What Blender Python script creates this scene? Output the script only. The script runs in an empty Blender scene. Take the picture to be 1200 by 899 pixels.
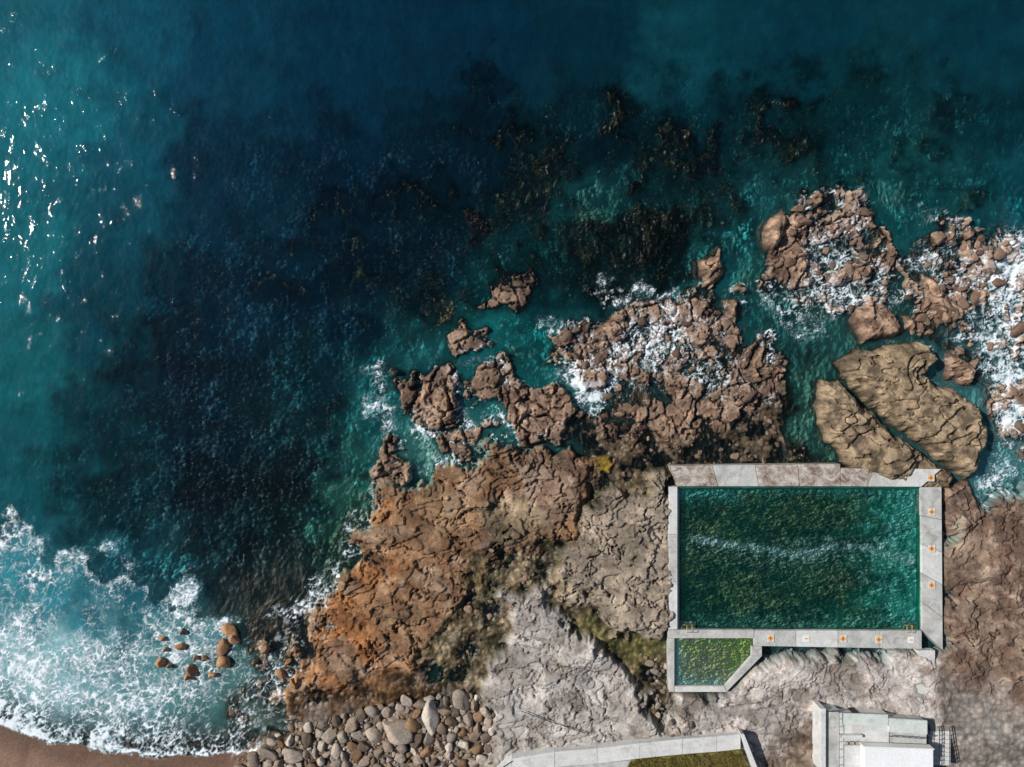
import bpy, bmesh, math, random
import numpy as np
from mathutils import Vector
random.seed(7)
H=80.0
scene=bpy.context.scene
# ------------------------------------------------------------------ helpers
def lin(c):
    c=np.array(c,dtype=np.float64)/255.0
    return np.where(c<=0.04045,c/12.92,((c+0.055)/1.055)**2.4)
def lf(c):return lin(c).astype(np.float32)
def W(px,py,z=0.0):
    s=(H-z)/H
    return ((px-600)*0.1*s,(449.5-py)*0.1*s,z)
def _h(ix,iy,s):
    n=ix*np.uint32(374761393)+iy*np.uint32(668265263)+np.uint32((s*2654435761)&0xffffffff)
    n=(n^(n>>np.uint32(13)))*np.uint32(1274126177)
    n=n^(n>>np.uint32(16)); n=n*np.uint32(2246822519)
    return n^(n>>np.uint32(15))
def gn(x,y,seed=0):
    xf=np.floor(x);yf=np.floor(y)
    ix=xf.astype(np.int32).view(np.uint32);iy=yf.astype(np.int32).view(np.uint32)
    fx=(x-xf).astype(np.float32);fy=(y-yf).astype(np.float32)
    u=fx*fx*fx*(fx*(fx*6-15)+10);v=fy*fy*fy*(fy*(fy*6-15)+10)
    def g(dx,dy):
        n=_h(ix+np.uint32(dx),iy+np.uint32(dy),seed)
        gx=(n&np.uint32(0xffff)).astype(np.float32)/32767.5-1
        gy=(n>>np.uint32(16)).astype(np.float32)/32767.5-1
        return gx*(fx-dx)+gy*(fy-dy)
    a=g(0,0);b=g(1,0);c=g(0,1);d=g(1,1)
    return ((a+(b-a)*u)+((c+(d-c)*u)-(a+(b-a)*u))*v)*1.5
def fbm(x,y,o=4,seed=0,gain=0.5,lac=2.03):
    r=0;a=1.0
    for i in range(o):
        r=r+a*gn(x+i*17.3,y-i*9.1,seed+i*13); x=x*lac;y=y*lac;a*=gain
    return r
def worley(x,y,seed=0,jit=0.9):
    xf=np.floor(x);yf=np.floor(y)
    f1=np.full(x.shape,9.0,np.float32);f2=f1.copy();cid=np.zeros(x.shape,np.float32)
    for dx in(-1,0,1):
        for dy in(-1,0,1):
            cx=xf+dx;cy=yf+dy
            n=_h(cx.astype(np.int32).view(np.uint32),cy.astype(np.int32).view(np.uint32),seed)
            jx=(n&np.uint32(0xffff)).astype(np.float32)/65535;jy=(n>>np.uint32(16)).astype(np.float32)/65535
            d=np.sqrt((cx+0.5+(jx-0.5)*jit-x)**2+(cy+0.5+(jy-0.5)*jit-y)**2).astype(np.float32)
            m=d<f1
            f2=np.where(m,f1,np.minimum(f2,d)); cid=np.where(m,(jx*7.13+jy*3.7)%1.0,cid); f1=np.where(m,d,f1)
    return f1,f2,cid
def ss(a,b,x):
    t=np.clip((x-a)/(b-a),0,1);return t*t*(3-2*t)
def sdf(X,Y,poly,margin=60):
    P=np.array(poly,dtype=np.float32)
    out=np.full(X.shape,-1e3,np.float32)
    mn=P.min(0)-margin;mx=P.max(0)+margin
    m=(X>mn[0])&(X<mx[0])&(Y>mn[1])&(Y<mx[1])
    x=X[m];y=Y[m]
    d=np.full(x.shape,1e12,np.float32);ins=np.zeros(x.shape,bool)
    n=len(P)
    for i in range(n):
        a=P[i];b=P[(i+1)%n];e=b-a
        t=np.clip(((x-a[0])*e[0]+(y-a[1])*e[1])/max(float(e@e),1e-6),0,1)
        dd=(x-a[0]-t*e[0])**2+(y-a[1]-t*e[1])**2
        d=np.minimum(d,dd)
        if a[1]!=b[1]:
            c=((a[1]>y)!=(b[1]>y))&(x<(b[0]-a[0])*(y-a[1])/(b[1]-a[1])+a[0])
            ins^=c
    d=np.sqrt(d);out[m]=np.where(ins,d,-d)
    return out
# ------------------------------------------------------------------ grid
def axis(lo,hi,st):
    core=np.arange(lo,hi+st*0.5,st)
    o=[];v=st;p=hi
    while p<3500:
        v*=1.35;p+=v;o.append(p-hi)
    o=np.array(o)
    return np.concatenate([(core[0]-o)[::-1],core,core[-1]+o])
gx=axis(-64,64,0.11);gy=axis(-49,49,0.11)
X,Y=np.meshgrid(gx,gy)
X=X.astype(np.float32);Y=Y.astype(np.float32)
PX=X*10+600;PY=449.5-Y*10
wx=fbm(X/4,Y/4,5,1,0.55);wy=fbm(X/4+50,Y/4,5,2,0.55)
Xw=X+wx*1.2;Yw=Y+wy*1.2
nA=fbm(X/12,Y/12,4,3)
nB=fbm(Xw/3.5,Yw/3.5,5,4,0.55)
nC=fbm(X/0.8,Y/0.8,3,5,0.6)
nD=fbm(X/6+9,Y/6,6,6,0.6)
nE=fbm(X/5-30,Y/5,6,61,0.62)
nF=fbm(X/2.2+30,Y/2.2,6,63,0.65)
def tern(f,n,sh=0.2):
    s=f*n;fl=np.floor(s);fr=s-fl
    return (fl+ss(0,sh,fr))/n,fr
lay=fbm(X/9+wx*.10,Y/5.5+wy*.10,3,21,0.5)+0.035*nF
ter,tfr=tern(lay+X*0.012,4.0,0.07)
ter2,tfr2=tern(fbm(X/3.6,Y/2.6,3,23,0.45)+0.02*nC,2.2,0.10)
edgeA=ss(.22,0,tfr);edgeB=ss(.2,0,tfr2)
rv=np.abs(fbm(Xw/6,Yw/6,4,7,.5));crev=ss(0.035,0.0,rv)
rv2=np.abs(fbm(Xw/2.2+4,Yw/2.2,4,17,.5));crev2=ss(0.05,0.0,rv2)*ss(-.1,.4,nE)
f1,f2,cid=worley(Xw/2.3,Yw/2.3,8);crack=1-ss(0.0,0.2,f2-f1)
r1,r2,rid=worley(X/1.0+wx*.5,Y/1.0+wy*.5,88);crack1=1-ss(0,0.22,r2-r1)
g1,g2,gid=worley(X/0.62+wx*0.4,Y/0.62+wy*0.4,9);cob=np.clip(1-g1*1.25,0,1)
p1,p2,pid=worley(X/1.9+wx*.7,Y/1.9+wy*.7,19);pot=ss(.22,.12,p1)*(pid>.62)
k1,k2,kid=worley((X*0.8+Y*0.6)/3.6+wx*.3,(-X*0.6+Y*0.8)/9+wy*.3,31);joint=1-ss(0,0.025,k2-k1)
# ------------------------------------------------------------------ sea control points: px,py,rgb,depth
CP=[(0,0,16,90,104,8),(60,120,18,104,116,8),(0,300,15,98,108,8),(30,450,14,92,98,7),(30,560,14,84,92,5),(150,30,9,74,92,8),(150,200,9,74,90,7),
(120,350,7,64,78,6),(100,480,8,56,66,4.5),(120,580,9,48,56,3),(250,50,4,54,74,8),(250,200,5,50,70,5),(250,350,6,46,66,3.4),(220,450,9,40,56,2.6),
(250,560,11,34,46,2.0),(300,650,12,34,42,1.8),(400,50,3,42,62,8),(400,200,3,38,58,5),(380,350,4,38,56,3.4),(400,450,5,36,50,2.6),(350,560,10,32,42,2.0),
(550,40,2,38,56,8),(550,180,3,34,48,5),(480,300,5,36,50,3.4),(700,50,3,38,52,7),(700,170,5,40,50,4),(830,50,5,52,62,7),(800,130,6,48,58,5),
(950,50,4,48,60,7),(1000,130,6,52,57,5),(1150,40,5,50,62,7),(1180,150,6,52,62,5),(1050,220,24,92,94,3),(1120,250,18,82,86,3),(700,235,26,86,90,3),(800,60,14,70,80,6),
(605,415,26,124,126,2.0),(650,330,6,46,50,3),(760,290,5,30,32,2),(430,470,24,98,102,2.0),(410,600,58,118,104,.8),(340,660,22,52,48,1.2),(490,530,74,155,150,0.9),
(900,470,44,64,56,.5),(760,520,50,54,42,.4),(945,500,46,100,92,.8),(1000,380,58,108,104,.6),(1180,330,100,165,175,1.2),(880,340,36,108,110,1.0),(1120,300,38,112,118,1.5),
(730,450,74,136,138,.6),(1190,450,100,165,170,1),(1190,240,10,75,84,3),
(50,690,46,132,146,1.6),(150,700,26,94,108,1.5),(200,760,76,136,140,0.9),(60,780,135,185,190,.7),(300,780,60,100,98,.5),(330,820,80,100,90,.3),(-200,700,20,110,125,2),(-200,300,14,98,110,8),(600,-300,4,45,60,10),(1400,200,8,70,80,5)]
CP=np.array(CP,dtype=np.float64)
cc=np.concatenate([lin(CP[:,2:5]),CP[:,5:6]],1).astype(np.float32)
def ctrl(PX,PY):
    acc=np.zeros(PX.shape+(4,),np.float32);ws=np.zeros(PX.shape,np.float32)
    for p,c in zip(CP,cc):
        w=1/(((PX-p[0])**2+(PY-p[1])**2)/900+1)**2
        acc+=w[...,None]*c;ws+=w
    return acc/ws[...,None]
sea=ctrl(PX+wx*40,PY+wy*40)
# ------------------------------------------------------------------ terrain composition
cobmask=ss(-60,70,sdf(PX,PY,[(140,90),(420,10),(640,40),(800,50),(1180,60),(1200,230),(1000,250),(640,400),(560,420),(440,470),(430,560),(390,680),(330,740),(230,700),(150,640),(60,600),(90,400),(130,250)],220)+nD*90)
h=-sea[...,3]+nD*0.4
h=h+cobmask*(cob*0.45+nB*0.4)
seabase=np.clip(sea[...,:3]*1.0,0.003,1)
C=seabase*(1.25+0.5*nB[...,None])+0.004
patch=np.clip(.85+1.5*nE+.9*nD,.15,2.4)
lum=(0.55+3.8*np.clip(cob-.2,0,1)*(0.15+1.2*gid**2))*patch*ss(-1.1,.3,nF+nE)
lum=np.clip(lum,0.08,5)[...,None]
cc_=seabase*lum*2.1
br=(ss(0.5,.95,gid)*ss(.2,.6,cob)*ss(-.2,.5,nE))[...,None]
cc_=cc_*(1-br*.5)+lf((112,84,78))*br*.5
C=C*(1-cobmask[...,None])+cc_*cobmask[...,None]
def blend(poly,base,amp,kind,cA,cB,edge=8,warp=1.0,noisec=0.3,margin=60,tshift=0.0,hue=1.0,mask=None):
    global h,C
    d=sdf(PX+wx*14*warp,PY+wy*14*warp,poly,margin)
    m=ss(-edge,edge,d)
    if mask is not None:m=m*mask
    sel=m>0.001
    ms=m[sel]
    if kind=='slab':
        hh=base+amp*(ter[sel]*1.0+ter2[sel]*0.4)+nC[sel]*0.012+nF[sel]*.02-joint[sel]*0.2-crev[sel]*0.5*amp-crev2[sel]*.15-pot[sel]*.12
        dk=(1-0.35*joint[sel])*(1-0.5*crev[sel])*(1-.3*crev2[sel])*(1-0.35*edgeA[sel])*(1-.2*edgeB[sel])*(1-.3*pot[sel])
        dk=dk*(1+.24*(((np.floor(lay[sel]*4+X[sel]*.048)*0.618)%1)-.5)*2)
    elif kind=='reef':
        hh=base+amp*((cid[sel]-0.45)*1.0+nB[sel]*0.7+(rid[sel]-.5)*.25)-crack[sel]*amp*0.7-crack1[sel]*.15*amp
        q_,_f=tern(hh+.25*ter2[sel],3.2,.12);hh=hh*.25+q_*.75+nC[sel]*0.025
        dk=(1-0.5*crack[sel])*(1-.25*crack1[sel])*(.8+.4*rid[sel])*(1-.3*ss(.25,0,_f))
    elif kind=='rough':
        hh=base+amp*nB[sel]*0.8+nC[sel]*0.08+nF[sel]*.1
        dk=1-0.3*ss(0.2,-0.5,nB[sel])
    elif kind=='weed':
        hh=base+amp*(nB[sel]*.7+nF[sel]*.3)+cob[sel]*.12+nC[sel]*.05
        dk=(0.6+0.6*cob[sel]*(0.4+gid[sel]))*(1+.5*nF[sel])
    elif kind=='cob':
        hh=base+amp*cob[sel]+nB[sel]*0.15
        dk=0.5+0.75*cob[sel]*(0.4+gid[sel])
    elif kind=='paint':
        hh=h[sel];dk=1+.3*nF[sel]
    else:
        hh=base+amp*nB[sel]+nC[sel]*0.01
        dk=1.0+0*ms
    tt=ss(-0.4,0.4,nB[sel]*0.6+nD[sel]*0.5+nF[sel]*.3+tshift)[:,None]
    A=lf(cA);B=lf(cB)
    col=A*(1-tt)+B*tt
    if hue>0 and kind!='soft':
        q=(ss(.1,.5,nE[sel]+nF[sel]*.45)*.65*hue)[:,None];col=col*(1-q)+(col*.3+lf((66,58,46))*.4)*q
        q=(ss(.1,.6,-nE[sel]+nF[sel]*.6-.05)*.6*hue)[:,None];col=col*(1-q)+(col*.55+lf((172,156,138))*.45)*q
    col=col*np.clip(dk*(1+noisec*nC[sel]+.25*nF[sel]),.1,2)[:,None]
    h[sel]=h[sel]*(1-ms)+hh*ms
    C[sel]=C[sel]*(1-ms[:,None])+col*ms[:,None]
    return d
beachpoly=[(-40000,830),(-300,800),(-100,815),(0,846),(60,868),(130,881),(200,887),(260,884),(300,878),(345,850),(400,860),(400,40000),(-40000,40000)]
bd=sdf(PX+wx*5,PY+wy*5,beachpoly,50000)
hb=bd*0.008
hb=np.where(bd>400,3.2+nA,hb)
bm=ss(-230,-140,bd)*ss(440,330,PX)
h=h*(1-bm)+hb*bm
sc=lf((126,98,80))*(1+0.08*nB[...,None]+0.04*nC[...,None])
wetd=(0.62+0.38*ss(0,45,bd+nB*12))[...,None]
C=C*(1-bm[...,None])+(sc*wetd)*bm[...,None]
blend([(290,740),(330,715),(380,690),(420,640),(445,600),(470,640),(420,850),(300,885),(262,850),(280,800)],-0.2,0.6,'weed',(70,64,50),(130,106,78),18,1.6)
blend([(370,660),(395,600),(430,575),(450,600),(430,650),(400,690)],-0.55,0.4,'cob',(84,132,112),(110,140,108),18,1.3)
for c,r in [((900,155),46),((810,180),46),((640,195),42),((770,275),60),((700,305),50),((560,265),34),((520,350),34),((850,240),26),((760,190),30),((980,210),30),((620,240),40),((460,230),36),((440,330),34),((690,270),30),((940,185),28),((600,150),34),((500,230),30),((400,300),30),((380,240),30),((730,140),30),((320,320),26),((200,375),22),((150,430),20),((950,110),24),((1080,180),24),((560,100),26),((1140,230),20),((1020,90),22),((1120,120),20),((870,90),24)]:
    a=np.linspace(0,2*math.pi,12,endpoint=False)
    pl=[(c[0]+r*math.cos(q)*(1+.25*math.sin(3*q+c[0])),c[1]+r*.8*math.sin(q)) for q in a]
    deep=1.5 if c[0]<500 else (0.7 if c[1]>130 else 1.6)
    red=c==(560,265)
    blend(pl,-deep if not red else -0.35,0.9,'weed',(9,16,12) if not red else (66,38,34),(58,54,32) if not red else (104,62,52),18,3.2,0.9,hue=0)
for pl in ([(588,400),(610,392),(628,425),(640,440),(612,430)],[(925,455),(955,425),(968,470),(985,530),(955,540),(930,500)],[(478,510),(515,515),(530,540),(490,550)],[(880,300),(898,330),(895,352),(865,345)],[(1040,380),(1080,395),(1060,402),(1010,405)],[(670,235),(720,215),(745,245),(690,262)],[(1040,215),(1075,210),(1080,245),(1050,248)]):
    blend(pl,-0.85 if pl[0][1]>265 else -1.6,0.25,'cob',(104,160,146),(138,168,148),16,1.8,hue=0)
blend([(650,490),(690,470),(760,500),(850,470),(895,430),(925,445),(930,500),(955,545),(985,540),(990,555),(780,560),(780,590),(700,560),(680,520)],-0.06,0.42,'weed',(70,62,48),(116,98,76),14,1.4,.4,hue=.5)
blend([(560,660),(600,620),(660,600),(700,570),(790,545),(790,850),(700,830),(600,850),(520,830),(520,740)],0.05,0.45,'weed',(72,68,44),(120,104,74),12,1.2)
reefs=[
 ([(640,420),(680,372),(740,360),(800,352),(830,328),(872,350),(862,398),(900,395),(925,430),(900,465),(850,500),(800,525),(750,520),(700,500),(690,460)],0.14,0.65),
 ([(893,330),(900,280),(930,238),(980,218),(1035,245),(1055,290),(1045,335),(1000,365),(940,355)],0.08,0.75),
 ([(1050,300),(1100,250),(1190,270),(1230,330),(1230,540),(1165,520),(1150,460),(1110,410),(1060,380)],-0.08,0.9),
 ([(555,350),(600,318),(630,306),(634,335),(600,362),(565,364)],0.0,0.5),
 ([(527,400),(545,380),(578,385),(572,412),(535,418)],0.35,0.6),
 ([(500,385),(510,355),(540,345),(540,375)],-0.5,0.4),
 ([(545,445),(570,424),(600,428),(618,450),(645,455),(684,478),(672,515),(620,518),(588,492),(556,470)],0.6,0.75),
 ([(468,455),(488,425),(520,418),(545,448),(540,478),(552,490),(530,500),(500,498),(472,490)],0.7,0.75),
 ([(500,505),(550,495),(580,500),(560,530),(525,535)],0.35,0.8),
 ([(438,548),(452,513),(474,520),(482,555),(465,578),(444,572)],0.5,0.7),
]
for pl,b,a in reefs:
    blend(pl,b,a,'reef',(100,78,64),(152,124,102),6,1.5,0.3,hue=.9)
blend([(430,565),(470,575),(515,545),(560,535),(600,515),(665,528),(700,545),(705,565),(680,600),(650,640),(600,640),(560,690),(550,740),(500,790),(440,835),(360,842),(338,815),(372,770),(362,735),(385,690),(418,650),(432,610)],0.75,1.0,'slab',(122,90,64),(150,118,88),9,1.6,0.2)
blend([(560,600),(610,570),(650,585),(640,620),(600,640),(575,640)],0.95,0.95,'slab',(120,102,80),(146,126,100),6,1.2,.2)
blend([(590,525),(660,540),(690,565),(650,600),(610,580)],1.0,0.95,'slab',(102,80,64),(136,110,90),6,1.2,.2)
blend([(355,842),(338,815),(372,770),(362,735),(385,690),(418,650),(440,600),(470,640),(430,700),(440,760),(500,780),(470,830)],0,0,'paint',(142,86,40),(166,108,56),30,2.0,.3,hue=.5,mask=.75*ss(-.4,.3,nE+.4*nF))
blend([(545,640),(575,650),(565,700),(545,745),(505,790),(485,785),(530,720),(545,680)],0.2,0.45,'weed',(58,52,28),(104,88,54),10,1.3)
blend([(340,812),(400,800),(470,790),(520,790),(540,808),(450,825),(345,845)],0.15,.4,'weed',(70,50,26),(116,84,50),10,1.4)
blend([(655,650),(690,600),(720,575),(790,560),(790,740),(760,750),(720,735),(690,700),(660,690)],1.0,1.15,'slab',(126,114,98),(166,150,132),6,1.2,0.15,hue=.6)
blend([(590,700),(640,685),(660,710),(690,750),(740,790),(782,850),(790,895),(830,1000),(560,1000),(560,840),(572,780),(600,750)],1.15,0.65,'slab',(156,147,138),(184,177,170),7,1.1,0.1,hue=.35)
blend([(680,715),(720,742),(785,748),(785,775),(740,770),(700,755),(660,720)],0.1,0.3,'weed',(76,84,34),(118,108,64),8,1.6,hue=.6)
blend([(788,775),(840,812),(890,765),(1110,758),(1110,830),(1180,900),(1180,1000),(780,1000),(770,870),(790,830)],1.25,0.5,'slab',(138,126,116),(188,179,172),9,1.0,0.12,60,0.12,hue=.7)
blend([(885,885),(900,870),(925,855),(940,830),(962,840),(965,920),(900,915)],1.3,0.4,'slab',(92,74,58),(140,124,110),5,1.2)
blend([(1100,600),(1150,590),(1200,560),(9000,560),(9000,40000),(1110,40000),(1100,770)],0.85,0.85,'slab',(108,86,72),(144,122,104),10,1.4,0.2,100)
blend([(1095,790),(1150,800),(1210,830),(9000,850),(9000,40000),(1100,40000)],1.5,0.03,'cob',(138,128,120),(152,144,136),14,1.5,0.1)
blend([(400,905),(580,905),(880,900),(1100,905),(9000,905),(9000,40000),(-9000,40000),(-9000,1500),(300,1300)],2.4,1.5,'soft',(60,72,34),(110,100,60),20)
blend([(285,885),(340,850),(400,832),(450,826),(500,820),(545,806),(578,830),(570,1000),(260,1000)],0.55,0.2,'cob',(84,74,64),(128,114,100),9,1)
blend([(690,535),(712,530),(718,545),(700,552)],0.45,0.2,'rough',(130,106,30),(156,128,50),3,1.2,hue=0)
blend([(788,552),(1098,556),(1098,755),(890,755),(885,772),(850,810),(788,810)],-1.2,0.0,'soft',(40,60,40),(40,60,40),3,0.0)
wl=ss(0.5,-0.05,h)*(1-bm)*ss(1.5,0.2,-h)
chan=ss(-.45,-.7,h)
C=C*(1-0.5*(wl*(1-chan))[...,None])
wl2=(ss(0.1,-0.6,h)*(1-bm)*0.5)[...,None]
C=C*(1-wl2)+C*np.array([0.55,1.0,0.78],np.float32)*wl2
C=np.clip(C,0.001,0.8)
rough=0.85-0.45*ss(0.6,0.0,h)
# ------------------------------------------------------------------ foam
foam=np.zeros(X.shape,np.float32)
def brush(px,py,rx,ry,ang,s):
    global foam
    a=math.radians(ang);dx=PX+wx*22-px;dy=PY+wy*22-py
    u=(dx*math.cos(a)+dy*math.sin(a))/rx;v=(-dx*math.sin(a)+dy*math.cos(a))/ry
    foam=1-(1-foam)*(1-s*np.exp(-(u*u+v*v)**1.2))
for b in [(750,405,66,32,-10,.62),(700,440,45,14,15,.6),(680,450,32,13,20,.9),(770,343,50,8,5,.65),(830,440,60,20,10,.42),(800,380,50,22,0,.45),(720,345,35,9,20,.5),
 (1000,250,30,28,0,.48),(960,300,50,34,40,.46),(985,340,50,22,0,.5),(930,370,40,18,0,.45),(900,350,20,20,0,.45),
 (1170,330,50,45,0,.72),(1195,300,25,30,0,.8),(1190,400,30,60,0,.72),(1150,400,30,20,30,.55),(1190,480,25,50,0,.8),(1165,570,18,40,10,.55),(1150,620,30,10,0,.4),(1080,310,40,16,20,.5),(1110,255,50,8,20,.4),(1050,345,25,20,0,.45),(1070,410,50,8,10,.45),
 (520,545,35,10,15,.7),(500,500,18,24,0,.7),(540,460,10,30,-20,.6),(580,500,35,10,10,.55),(445,470,18,26,0,.5),(450,500,14,20,0,.45),(600,445,60,8,20,.5),(650,385,25,12,40,.45),(430,610,10,30,20,.4),(455,440,20,8,0,.45),
 (375,690,28,12,-40,.65),(345,715,22,10,-20,.6),(395,665,8,16,0,.45),(330,760,22,34,0,.42),(310,800,26,26,0,.42),(650,500,30,8,0,.35),(690,470,30,12,0,.45),(870,470,30,8,20,.3),(560,405,30,7,0,.3)]:
    brush(*b)
expo=np.maximum(ss(-30,10,sdf(PX,PY,[(430,560),(440,430),(520,400),(640,400),(690,350),(830,290),(890,250),(960,205),(1100,230),(1300,260),(1300,560),(1165,560),(1150,400),(1050,350),(960,390),(900,440),(680,480),(600,530),(480,560)],80)),
  ss(-25,5,sdf(PX,PY,[(330,830),(350,730),(410,640),(420,560),(450,560),(440,640),(390,720),(380,800)],80)))
rim=np.exp(-((h+.2)/.38)**2)*ss(-.35,.4,nE+.3*nF)*expo*.55
foam=np.maximum(foam,rim)
surfpoly=[(-3000,560),(-50,612),(10,608),(45,628),(75,640),(120,640),(140,665),(185,672),(230,705),(262,718),(300,750),(330,765),(350,800),(335,850),(300,888),(200,900),(100,893),(0,860),(-100,830),(-3000,830)]
sd=sdf(PX+wx*40,PY+wy*36,surfpoly,300)
inside=ss(-6,16,sd)
shore=np.exp(-np.clip(-bd,0,400)/50)
left=ss(320,20,PX)
edgeb=np.exp(-np.abs(sd-12)/14)*ss(40,120,-bd)
dens=inside*(0.36+0.42*shore*(0.35+0.65*left)+0.20*left*ss(150,60,-bd)+0.24*edgeb+0.34*nD+0.22*nA)
front=ss(-8,-1,bd)*ss(2,-1,bd)*ss(330,280,PX)
dens=np.maximum(dens,front*(.9+.3*nC))*ss(5,-1,bd)
foam=np.maximum(foam,dens)
foam=np.clip(foam,0,1)
foam=foam*ss(-6,4,-sdf(PX,PY,[(783,545),(1104,548),(1106,762),(890,765),(855,812),(785,812)],30))
ux=fbm(X/1.3,Y/1.3,4,101,.6);uy=fbm(X/1.3+20,Y/1.3,4,102,.6)
Xf=X+ux*.55+wx*.8;Yf=Y+uy*.55+wy*.8
a1,a2,_i=worley((Xf*.9+Yf*.4)/1.6,(Yf*.9-Xf*.4)/1.1,111);e1=a2-a1
b1,b2,_i=worley(Xf/.75,Yf/.58,112);e2=b2-b1
rg=np.abs(fbm(Xf/1.7,Yf/1.7,5,113,.6))
brk=ss(-.55,.25,fbm(X/1.1,Y/1.1,4,114,.65));brk2=ss(-.3,.4,fbm(X/3,Y/3,4,115,.6))
D=foam
def line(e,w):return ss(1.0,.35,e/w)
L1=line(e1,0.06+.34*D*D)*(.45+.55*brk)
L2=line(e2,0.08+.38*D*D)*brk2*ss(.25,.6,D)*.85
L3=line(rg,0.03+.15*D*D)*.9*brk
solid=ss(.74,1.05,D+.35*(nC*.5)+.3*(ux*.5)+.12*nF)
gate=ss(.08,.34,D)
F=np.maximum(np.maximum(L1,L2),L3)*gate*(.5+.6*ss(.1,.6,D))
veil=ss(.2,1,D)*(.06+.28*brk*brk2)
F=np.clip(1-(1-np.clip(F,0,1))*(1-solid)*(1-veil),0,0.97)
spray=(ss(.42,.6,nC+.3*ux)*ss(.15,.5,D))*.5
F=np.maximum(F,spray)*ss(0.02,0.12,D)
Ft=F*ss(.85,.25,h)
# ------------------------------------------------------------------ mesh builder
def grid_mesh(name,X,Y,Z,mat,attrs,mask=None):
    ny,nx=X.shape
    me=bpy.data.meshes.new(name)
    co=np.stack([X,Y,Z],-1).reshape(-1,3).astype(np.float32)
    i=np.arange(ny*nx).reshape(ny,nx)
    q=np.stack([i[:-1,:-1],i[:-1,1:],i[1:,1:],i[1:,:-1]],-1).reshape(-1,4)
    if mask is not None:
        mk=(mask[:-1,:-1]|mask[:-1,1:]|mask[1:,1:]|mask[1:,:-1]).reshape(-1);q=q[mk]
        used=np.unique(q);mp=np.full(co.shape[0],-1,np.int64);mp[used]=np.arange(len(used));q=mp[q];co=co[used]
        attrs={k:v.reshape((-1,)+v.shape[2:])[used] for k,v in attrs.items()}
    me.vertices.add(len(co));me.vertices.foreach_set('co',co.ravel())
    me.loops.add(q.size);me.loops.foreach_set('vertex_index',q.ravel().astype(np.int32))
    me.polygons.add(len(q));me.polygons.foreach_set('loop_start',np.arange(0,q.size,4,dtype=np.int32))
    me.polygons.foreach_set('use_smooth',np.ones(len(q),bool))
    me.update(calc_edges=True)
    for k,v in attrs.items():
        if v.shape[-1]==3 and v.ndim>1 and k.startswith('col'):
            v=v.reshape(-1,3);a=me.color_attributes.new(k,'FLOAT_COLOR','POINT')
            a.data.foreach_set('color',np.concatenate([v,np.ones((len(v),1))],1).astype(np.float32).ravel())
        else:
            a=me.attributes.new(k,'FLOAT','POINT');a.data.foreach_set('value',v.reshape(-1).astype(np.float32))
    me.materials.append(mat)
    ob=bpy.data.objects.new(name,me);scene.collection.objects.link(ob)
    return ob
class NT:
    def __init__(s,name):
        s.m=bpy.data.materials.new(name);s.m.use_nodes=True;s.t=s.m.node_tree;s.t.nodes.clear()
        s.out=s.n('ShaderNodeOutputMaterial')
    def n(s,ty,**k):
        nd=s.t.nodes.new(ty)
        for a,b in k.items():setattr(nd,a,b)
        return nd
    def l(s,a,b):s.t.links.new(a,b)
    def sv(s,sock,v):
        if isinstance(v,bpy.types.NodeSocket):s.l(v,sock)
        else:sock.default_value=v
    def math(s,op,a,b=0.0,clamp=False):
        nd=s.n('ShaderNodeMath',operation=op,use_clamp=clamp);s.sv(nd.inputs[0],a);s.sv(nd.inputs[1],b)
        return nd.outputs[0]
    def pos(s):return s.n('ShaderNodeNewGeometry').outputs['Position']
    def noise(s,vec,scale,detail=4,rough=0.55,dist=0.0):
        nd=s.n('ShaderNodeTexNoise');s.l(vec,nd.inputs['Vector']);nd.inputs['Scale'].default_value=scale
        nd.inputs['Detail'].default_value=detail;nd.inputs['Roughness'].default_value=rough;nd.inputs['Distortion'].default_value=dist
        return nd.outputs['Fac']
    def mr(s,v,a,b,c=0.0,d=1.0):
        nd=s.n('ShaderNodeMapRange')
        s.sv(nd.inputs[0],v);s.sv(nd.inputs[1],a);s.sv(nd.inputs[2],b);s.sv(nd.inputs[3],c);s.sv(nd.inputs[4],d);return nd.outputs[0]
    def mix(s,f,a,b,bt='MIX'):
        nd=s.n('ShaderNodeMix',data_type='RGBA',blend_type=bt);s.sv(nd.inputs[0],f)
        for k,v in((6,a),(7,b)):
            if isinstance(v,(tuple,list)):nd.inputs[k].default_value=(v[0],v[1],v[2],1)
            else:s.l(v,nd.inputs[k])
        return nd.outputs[2]
    def attr(s,name):return s.n('ShaderNodeAttribute',attribute_name=name)
    def scalecol(s,c,f):
        nd=s.n('ShaderNodeVectorMath',operation='SCALE');s.l(c,nd.inputs[0]);s.sv(nd.inputs[3],f);return nd.outputs[0]
    def mapv(s,vec,scale,rot=0.0):
        nd=s.n('ShaderNodeMapping');s.l(vec,nd.inputs[0]);nd.inputs['Scale'].default_value=scale;nd.inputs['Rotation'].default_value=(0,0,rot);return nd.outputs[0]
    def bump(s,hh,st,dist):
        nd=s.n('ShaderNodeBump');nd.inputs['Strength'].default_value=st;nd.inputs['Distance'].default_value=dist;s.l(hh,nd.inputs['Height'])
        return nd.outputs[0]
def rock_mat(name,foamy=True):
    m=NT(name);p=m.pos()
    fine=m.noise(p,4.5,3,0.75)
    base=m.scalecol(m.attr('col').outputs['Color'],m.mr(fine,0.3,0.7,0.7,1.3))
    if foamy:base=m.mix(m.attr('foam').outputs['Fac'],base,(0.76,0.80,0.82))
    b=m.n('ShaderNodeBsdfPrincipled');m.l(base,b.inputs['Base Color']);m.l(m.attr('rough').outputs['Fac'],b.inputs['Roughness']);b.inputs['Specular IOR Level'].default_value=0.3
    if foamy:m.l(m.bump(fine,.5,0.04),b.inputs['Normal'])
    m.l(b.outputs[0],m.out.inputs[0]);return m.m
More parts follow.
